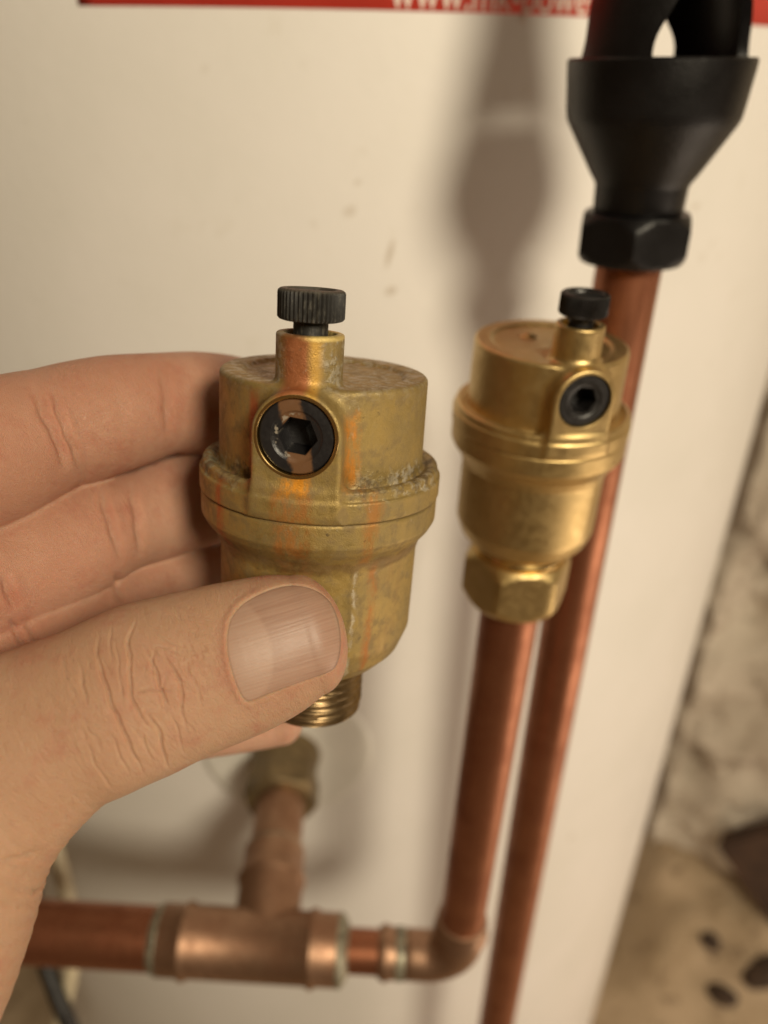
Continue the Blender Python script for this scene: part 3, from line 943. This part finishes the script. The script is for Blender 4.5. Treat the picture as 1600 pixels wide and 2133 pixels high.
thumb = Sweep([(-420, 2080, 100, 25, 20), (-260, 1850, 106, 23, 17), (-90, 1655, 110, 18.0, 14), (100, 1528, 113, 13.6, 11.5), (210, 1478, 114.5, 13.0, 11.0),
               (300, 1437, 116, 13.2, 10.6), (390, 1405, 117, 12.6, 9.8), (500, 1370, 118.5, 12.0, 9.0), (590, 1338, 119.5, 10.9, 8.2), (640, 1322, 120, 9.6, 7.4)], 1.0, .62)
index = Sweep([(-420, 1060, 116, 14, 13), (-170, 990, 121, 12.6, 12), (-30, 945, 127, 12.2, 12.0), (60, 912, 132, 11.3, 11.2), (110, 896, 135.5, 10.9, 10.8), (170, 880, 138, 10.9, 11.0), (250, 860, 142, 10.6, 10.6),
               (340, 842, 147.5, 9.7, 9.7), (410, 840, 154, 10.2, 9.8), (480, 842, 162, 10.2, 9.2), (540, 845, 166, 9.0, 8.0)], 1.0, .7)
middle = Sweep([(-420, 1310, 116, 13, 12), (-170, 1245, 123, 11.8, 11.5), (-60, 1210, 128, 11.0, 10.9), (10, 1185, 132, 10.4, 10.4), (120, 1140, 138, 10.6, 10.7), (200, 1108, 143, 10.0, 10.2), (255, 1088, 147, 9.3, 9.4),
                (315, 1066, 153, 10.0, 9.6), (400, 1036, 161, 10.8, 9.6), (480, 1024, 168, 10.4, 9.0), (530, 1024, 171, 9.0, 7.8)], 1.0, .7)
ring = Sweep([(-420, 1540, 118, 12.5, 11.5), (-170, 1450, 124, 11.2, 11), (-20, 1396, 131.5, 10.4, 10.4), (40, 1372, 135, 9.9, 10.0), (130, 1335, 141, 10.2, 10.3), (235, 1292, 149, 9.3, 9.4), (300, 1252, 156, 10.0, 9.6),
              (380, 1226, 164, 10.4, 9.4), (460, 1216, 170, 9.8, 8.8), (510, 1216, 172, 8.4, 7.6)], 1.0, .7)
pinky = Sweep([(-420, 1760, 120, 11.5, 10.5), (-150, 1650, 128, 10.0, 9.8), (50, 1588, 139, 8.8, 8.8), (200, 1550, 149, 8.7, 8.8), (350, 1512, 159, 7.9, 7.9), (470, 1496, 167, 7.8, 7.8), (545, 1488, 172, 7.6, 7.4), (590, 1486, 173, 7.0, 6.8)], 1.0, .7)


def camv(x, y, z): return z * F_ + x * R_ - y * U_       # camera frame, y down


kn = [camv(-92, y, z) for y, z in ((2, 112), (20, 112), (38, 113), (54, 116))]
wrist = camv(-128, 92, 82)
palm = Sweep([(*camv(-86, -2, 113), 13, 12), (*camv(-96, 12, 110), 16, 13), (*camv(-104, 30, 108), 20, 15), (*camv(-112, 55, 100), 27, 18), (*wrist, 28, 20), (*camv(-150, 135, 58), 29, 22), (*camv(-172, 175, 30), 32, 26)], .8, .3, 5, True)
palm2 = Sweep([(*kn[3], 11, 10), (*camv(-110, 62, 110), 17, 13), (*camv(-120, 80, 96), 22, 17), (*wrist, 24, 18)], .8, .8, 5, True)
palm3 = Sweep([(*kn[0], 14, 13), (*kn[1], 14, 13), (*kn[2], 13.5, 12.5), (*kn[3], 12, 11)], .8, .8, 5, True)
palm4 = Sweep([(*camv(-100, 10, 110), 15, 12), (*camv(-104, 45, 110), 24, 14), (*camv(-116, 70, 98), 26, 17)], .8, .8, 5, True)


def hand_sdf(p):
    f = smin(smin(index(p), middle(p), .9), smin(ring(p), pinky(p), .9), .9)
    pm = smin(smin(palm(p), palm2(p), 8), smin(palm3(p), palm4(p), 8), 8)
    return smin(smin(f, pm, 6), thumb(p), 3.0)


lo = np.min([s.lo for s in (thumb, index, middle, ring, pinky, palm, palm2)], 0) - 6
hi = np.max([s.hi for s in (thumb, index, middle, ring, pinky, palm, palm2)], 0) + 6
for s_ in (thumb, index, middle, ring, pinky, palm, palm2, palm3, palm4): s_.cache(lo, hi)
HV, HQ, HN = sdf_mesh(hand_sdf, lo, hi, .6, 4, 1)

# refine the mesh on the near side of the thumb so that fine creases hold
import bmesh
bm = bmesh.new(); bm.from_mesh(mk_np('tmp', HV, HQ)); bm.verts.ensure_lookup_table()
qx, qy, qz = proj(HV); sel = (qx > -40) & (qx < 760) & (qy > 1150) & (qy < 1800) & (qz < 122)
bmesh.ops.subdivide_edges(bm, edges=[e for e in bm.edges if sel[e.verts[0].index] and sel[e.verts[1].index]], cuts=1, use_grid_fill=True)
bm.verts.index_update(); kv = np.array([v.co[:] for v in bm.verts]); qx, qy, qz = proj(kv)
sel = (((qx > 150) & (qx < 440) & (qy > 1270) & (qy < 1640)) | ((qx > 440) & (qx < 735) & (qy > 1195) & (qy < 1480))) & (qz < 118)
bmesh.ops.subdivide_edges(bm, edges=[e for e in bm.edges if sel[e.verts[0].index] and sel[e.verts[1].index]], cuts=1, use_grid_fill=True)
bmesh.ops.triangulate(bm, faces=[f for f in bm.faces if len(f.verts) > 4])
tm_ = bpy.data.meshes.new('hand'); bm.to_mesh(tm_); bm.free()
HV = np.empty(len(tm_.vertices) * 3, np.float32); tm_.vertices.foreach_get('co', HV); HV = HV.reshape(-1, 3).astype(float)
HN = np.zeros_like(HV)
for _ in range(2):
    for ax in range(3):
        dv = np.zeros(3); dv[ax] = .2; HN[:, ax] = hand_sdf((HV + dv).astype(np.float32)) - hand_sdf((HV - dv).astype(np.float32))
    HN /= np.linalg.norm(HN, axis=1, keepdims=True) + 1e-9
    HV = HV - np.clip(hand_sdf(HV.astype(np.float32)), -.15, .15)[:, None] * HN

# creases, nail bed and pads, pressed into the mesh
px, py, pz = proj(HV)
facing = (HN * (-HV / np.linalg.norm(HV, axis=1, keepdims=True))).sum(1)


def seg_dist(px, py, pts, ret_t=False):
    d = np.full(len(px), 1e9); tt = np.zeros(len(px)); L = 0; tot = sum(math.dist(pts[i], pts[i + 1]) for i in range(len(pts) - 1))
    for i in range(len(pts) - 1):
        a = np.array(pts[i], float); e = np.array(pts[i + 1], float) - a; l = np.linalg.norm(e)
        t = np.clip(((px - a[0]) * e[0] + (py - a[1]) * e[1]) / (l * l), 0, 1)
        q = np.hypot(px - a[0] - t * e[0], py - a[1] - t * e[1]); m = q < d
        d = np.where(m, q, d); tt = np.where(m, (L + t * l) / tot, tt); L += l
    return d, tt


disp = np.zeros(len(HV))
cwx = 2.0 * np.sin(py / 23 + 1.3) + 1.2 * np.sin(py / 9.3 + px / 31); cwy = 1.2 * np.sin(px / 13 + py / 29)
tz = thumb(HV.astype(np.float32)); is_thumb = (tz < 1.2) & (facing > 0)
fing = (~is_thumb) & (facing > -.1)


def crease(sel, pts, depth, width, side=.05):
    pts = [tuple(q) for q in catmull(pts, 6)]
    d, t = seg_dist(px + cwx, py + cwy, pts); fade = np.clip(np.minimum(t, 1 - t) * 3.5, 0, 1)
    w = np.where(sel, fade, 0)
    disp[:] -= depth * w * np.exp(-(d / width) ** 2)
    disp[:] += depth * side * w * np.exp(-((d - width * 2.1) / (width * 1.3)) ** 2)


T = is_thumb
for pts, dp, wd_ in [
    ([(210, 1310), (202, 1372), (224, 1431), (244, 1494), (273, 1558), (306, 1618)], .42, 6.0),
    ([(287, 1288), (268, 1338), (270, 1382), (273, 1431), (288, 1480), (318, 1526)], .42, 5.5),
    ([(298, 1346), (322, 1392), (336, 1431), (355, 1482)], .38, 5.0),
    ([(306, 1482), (332, 1528), (341, 1567), (354, 1600)], .38, 5.5),
    ([(332, 1348), (361, 1397), (380, 1431), (381, 1485), (388, 1525)], .26, 5.0),
    ([(280, 1448), (317, 1436), (365, 1444)], .20, 4.5),
    ([(400, 1400), (415, 1440), (425, 1480)], .14, 4.5),
    ([(130, 1360), (134, 1392), (140, 1425)], .16, 5.5), ([(162, 1372), (172, 1420), (185, 1470)], .20, 5.5),
    ([(225, 1520), (250, 1570), (275, 1620)], .16, 5.0), ([(180, 1540), (205, 1600), (240, 1650)], .14, 5.0),
    ([(120, 1480), (150, 1540), (185, 1610)], .05, 6.0), ([(70, 1540), (100, 1590), (140, 1640)], .05, 7.0),
    ([(355, 1480), (372, 1530), (380, 1570)], .14, 5.0), ([(322, 1345), (316, 1385), (318, 1420)], .16, 4.5), ([(345, 1400), (342, 1450), (352, 1500)], .15, 4.5), ([(235, 1300), (230, 1345), (232, 1385)], .14, 5.0), ([(290, 1520), (306, 1560), (322, 1590)], .14, 5.0),
    ([(240, 1330), (248, 1400), (262, 1470)], .12, 4.5), ([(-20, 1795), (40, 1788), (90, 1765)], .30, 9.0),
    ([(318, 1310), (345, 1335), (392, 1352)], .10, 4.5), ([(310, 1345), (350, 1352), (380, 1370)], .12, 4.0)]:
    crease(T, pts, dp * 1.35, wd_ * .52)
ti = np.nonzero(T)[0]; tpx_, tpy_ = px[ti], py[ti]
for k in range(70):
    kx = random.uniform(90, 440); ky = 1500 - (kx - 100) * .42 + random.gauss(0, 75); ln = random.uniform(22, 70); an_ = rad(random.gauss(68, 16))
    pts = [(kx - ln * math.cos(an_) * .5, ky - ln * math.sin(an_) * .5), (kx + random.gauss(0, 4), ky + random.gauss(0, 4)), (kx + ln * math.cos(an_) * .5, ky + ln * math.sin(an_) * .5)]
    d, t = seg_dist(tpx_, tpy_, [tuple(q) for q in catmull(pts, 3)])
    disp[ti] -= random.uniform(.04, .13) * np.clip(np.minimum(t, 1 - t) * 3, 0, 1) * np.exp(-(d / 3.0) ** 2)
for sel_y, pts, dp, wd_ in [
    (1000, [(62, 795), (92, 855), (118, 910), (140, 985)], 1.1, 11), (1010, [(105, 800), (128, 865), (152, 930), (178, 1000)], .9, 10),
    (960, [(330, 745), (342, 800), (350, 850), (352, 915)], .7, 11), (960, [(235, 790), (250, 850), (262, 920)], .25, 12),
    (1200, [(212, 1005), (222, 1065), (243, 1130), (258, 1175)], .9, 9), (1200, [(276, 990), (282, 1060), (290, 1120), (300, 1165)], .7, 10),
    (1290, [(2, 1190), (16, 1232), (34, 1275)], .8, 11),
    (1345, [(22, 1288), (38, 1320), (50, 1350)], .7, 8), (1345, [(52, 1285), (66, 1315), (78, 1345)], .5, 8), (1260, [(240, 1190), (246, 1225), (252, 1258)], .6, 10)]:
    crease(fing & (py < sel_y + 60), pts, dp * 1.1, wd_ * .8, .15)

NAIL = [(472, 1322), (480, 1288), (503, 1258), (540, 1235), (585, 1219), (625, 1217), (660, 1228), (688, 1252), (704, 1290), (710, 1335), (705, 1375), (690, 1398), (650, 1415), (600, 1433),
        (555, 1450), (525, 1462), (508, 1458), (492, 1428), (480, 1390), (473, 1355)]
ND = catmull(NAIL + [NAIL[0]], 5)[:-1]
nd, _ = seg_dist(px, py, [tuple(q) for q in ND] + [tuple(ND[0])])
ins = np.zeros(len(px), bool)
for i in range(len(ND)):
    x1, y1 = ND[i]; x2, y2 = ND[i - 1]; cnd = (y1 > py) != (y2 > py)
    ins ^= cnd & (px < (x2 - x1) * (py - y1) / (y2 - y1 + 1e-9) + x1)
sgn = np.where(ins, -nd, nd)
prox = np.clip((600 - px) / 120, 0.25, 1)
disp += np.where(T, np.where(sgn < 0, -.42 * np.clip(-sgn / 3.5, 0, 1), 0), 0)
disp += np.where(T & (sgn > -4), .20 * prox * np.exp(-((sgn - 5) / 6) ** 2), 0)
# the soft swell of the nail fold and the wrinkled knuckle
dk = np.hypot((px - 310) / 95, (py - 1445) / 115); disp += np.where(T, .35 * np.exp(-dk ** 2), 0)
HV2 = HV + HN * disp[:, None]
hme = tm_; hme.vertices.foreach_set('co', ((HV2 + np.array([0, 0, CAMZ])) * .001).astype(np.float32).ravel())
hme.polygons.foreach_set('use_smooth', np.ones(len(hme.polygons), bool)); hme.update()

pal = hme.attributes.new('palmar', 'FLOAT', 'POINT')
pal.data.foreach_set('value', np.clip(tz / 6.0, 0, 1).astype(np.float32))
red = hme.attributes.new('ruddy', 'FLOAT', 'POINT')
rdv = .8 * np.exp(-dk ** 2 * .8) + .7 * np.exp(-(np.clip(sgn, 0, None) / 26) ** 2) * (sgn > 0)
for kx, ky in ((125, 900), (345, 850), (250, 1090), (10, 1230), (50, 1320)): rdv = rdv + .8 * np.exp(-((px - kx) ** 2 + ((py - ky) * .6) ** 2) / 48 ** 2)
red.data.foreach_set('value', np.clip(rdv, 0, 1).astype(np.float32))
g = G('skin')
an = g.t.nodes.new('ShaderNodeAttribute'); an.attribute_name = 'palmar'; palmar = S(g, an.outputs['Fac'])
an = g.t.nodes.new('ShaderNodeAttribute'); an.attribute_name = 'ruddy'; ruddy = S(g, an.outputs['Fac'])
n1 = g.noise(.035, 5, .6); n2 = g.noise(.16, 5, .65); n3 = g.noise(.9, 4, .6)
c = g.mix(g.sm(n1, .34, .66), (.47, .275, .17), (.53, .33, .215)); c = g.mix(palmar * .65, c, g.mix(g.sm(n1, .34, .66), (.50, .24, .165), (.57, .31, .22)))
c = g.mix(ruddy * g.sm(n2, .25, .6) * .55, c, (.44, .185, .12))
c = g.mix(g.sm(n2, .5, .72) * .55, c, (.44, .175, .115)); c = g.mix(g.sm(n3, .58, .74) * .25, c, (.32, .15, .10))
g.set(Base_Color=c, Roughness=g.sm(n2, .3, .7, .46, .58), Subsurface_Weight=.5, Subsurface_Radius=(1.0, .30, .14), Subsurface_Scale=.0026, Specular_IOR_Level=.4)
tax = .954 * R_ + .30 * U_; tpx = -.30 * R_ + .954 * U_
dot = lambda a: g.x * float(a[0]) + g.y * float(a[1]) + g.z * float(a[2])
tu_, tv_ = dot(tax), dot(tpx)
fl = g.noise(1.0, 4, .62, g.combine(tu_ * 1.5 + tv_ * .35, tv_ * .38, dot(F_) * .4), .8); vo = g.voro(2.6, 'DISTANCE_TO_EDGE', g.scale(1.6, 1, .7))
g.bump(g.sm(vo, 0, .16) * .28 + fl * 1.0 + g.noise(6.5, 3, .6) * .35, .0002)
M_SKIN = g.mat
hand = link('hand', hme, M_SKIN, label='bare hand pinching the weathered valve, thumb in front and fingers behind', cat='hand')
hand_o = W(wrist); hme.transform(Matrix.Translation(-Vector(hand_o))); hand.location = hand_o

# thumbnail: sampled on the thumb's back, standing a little proud
cx, cy = 592.0, 1335.0; rings = 22; V = []; uv = []
rho = np.linspace(0, 1, rings + 1)
gp = np.array([[cx, cy]] + [[cx + q * (o[0] - cx), cy + q * (o[1] - cy)] for q in rho[1:] for o in ND])
rr_ = np.array([0.0] + [q for q in rho[1:] for o in ND])
dirs = np.array([P(a, b, 1.0) for a, b in gp]); tcur = np.full(len(gp), 95.0)
for _ in range(60):
    dd = thumb((dirs * tcur[:, None]).astype(np.float32)); tcur += np.clip(dd * .7, -2, 4) / np.linalg.norm(dirs, axis=1)
hit = dirs * tcur[:, None]; e = .3; gN = np.zeros_like(hit)
for ax in range(3):
    dv = np.zeros(3); dv[ax] = e; gN[:, ax] = thumb((hit + dv).astype(np.float32)) - thumb((hit - dv).astype(np.float32))
gN /= np.linalg.norm(gN, axis=1, keepdims=True)
tip_lift = np.clip((gp[:, 0] - 640) / 70, 0, 1) * .25
hit = hit + gN * (.42 * (1 - rr_ ** 5) - .22 + tip_lift)[:, None]
V = [W(v) for v in hit]; m = len(ND); Fc = [(0, 1 + (i + 1) % m, 1 + i) for i in range(m)]
for k in range(rings - 1):
    for i in range(m):
        j = (i + 1) % m; Fc.append((1 + k * m + i, 1 + k * m + j, 1 + (k + 1) * m + j, 1 + (k + 1) * m + i))
nme = mk_mesh('thumbnail', V, Fc)
g = G('nail')
tcn = g.t.nodes.new('ShaderNodeAttribute'); tcn.attribute_name = 'nail_uv'; sx = g.t.nodes.new('ShaderNodeSeparateXYZ'); g.t.links.new(tcn.outputs['Vector'], sx.inputs[0])
nu_, nv_ = S(g, sx.outputs[0]), S(g, sx.outputs[1])
lun = g.sm(g.m('POWER', (nu_ - .02) * (nu_ - .02) * 7.0 + (nv_ + .12) * (nv_ + .12) * .9, .5), .90, 1.02, 1.0, 0.0)
ridg = g.noise(1.0, 3, .6, g.combine(nu_ * 1.2, nv_ * 26.0, 0.0))
c = g.mix(g.sm(ridg, .35, .65), (.33, .195, .14), (.39, .245, .18)); c = g.mix(lun * .5, c, (.45, .30, .225))
c = g.mix(g.sm(nu_, .95, .99) * .3, c, (.46, .34, .25)); rim = S(g, sx.outputs[2]); c = g.mix(g.sm(rim, .955, .99) * .55, c, (.14, .075, .045))
g.set(Base_Color=c, Roughness=g.sm(ridg, .3, .7, .42, .52), Subsurface_Weight=.2, Subsurface_Radius=(1, .4, .25), Subsurface_Scale=.001, Specular_IOR_Level=.5)
g.bump(ridg * .8 + g.noise(3, 3) * .3, .00007)
nail = link('thumbnail', nme, g.mat, hand, label='ridged thumbnail with pale half moon'); nail.matrix_parent_inverse = Matrix.Translation(hand.location).inverted()
at = nme.attributes.new('nail_uv', 'FLOAT_VECTOR', 'POINT')
axd = np.array([.954, -.30]); pxd = np.array([.30, .954])
du = (gp - np.array([cx, cy])) @ axd / 240 + .5; dv_ = (gp - np.array([cx, cy])) @ pxd / 120
at.data.foreach_set('vector', np.stack([du, dv_, rr_], 1).astype(np.float32).ravel())
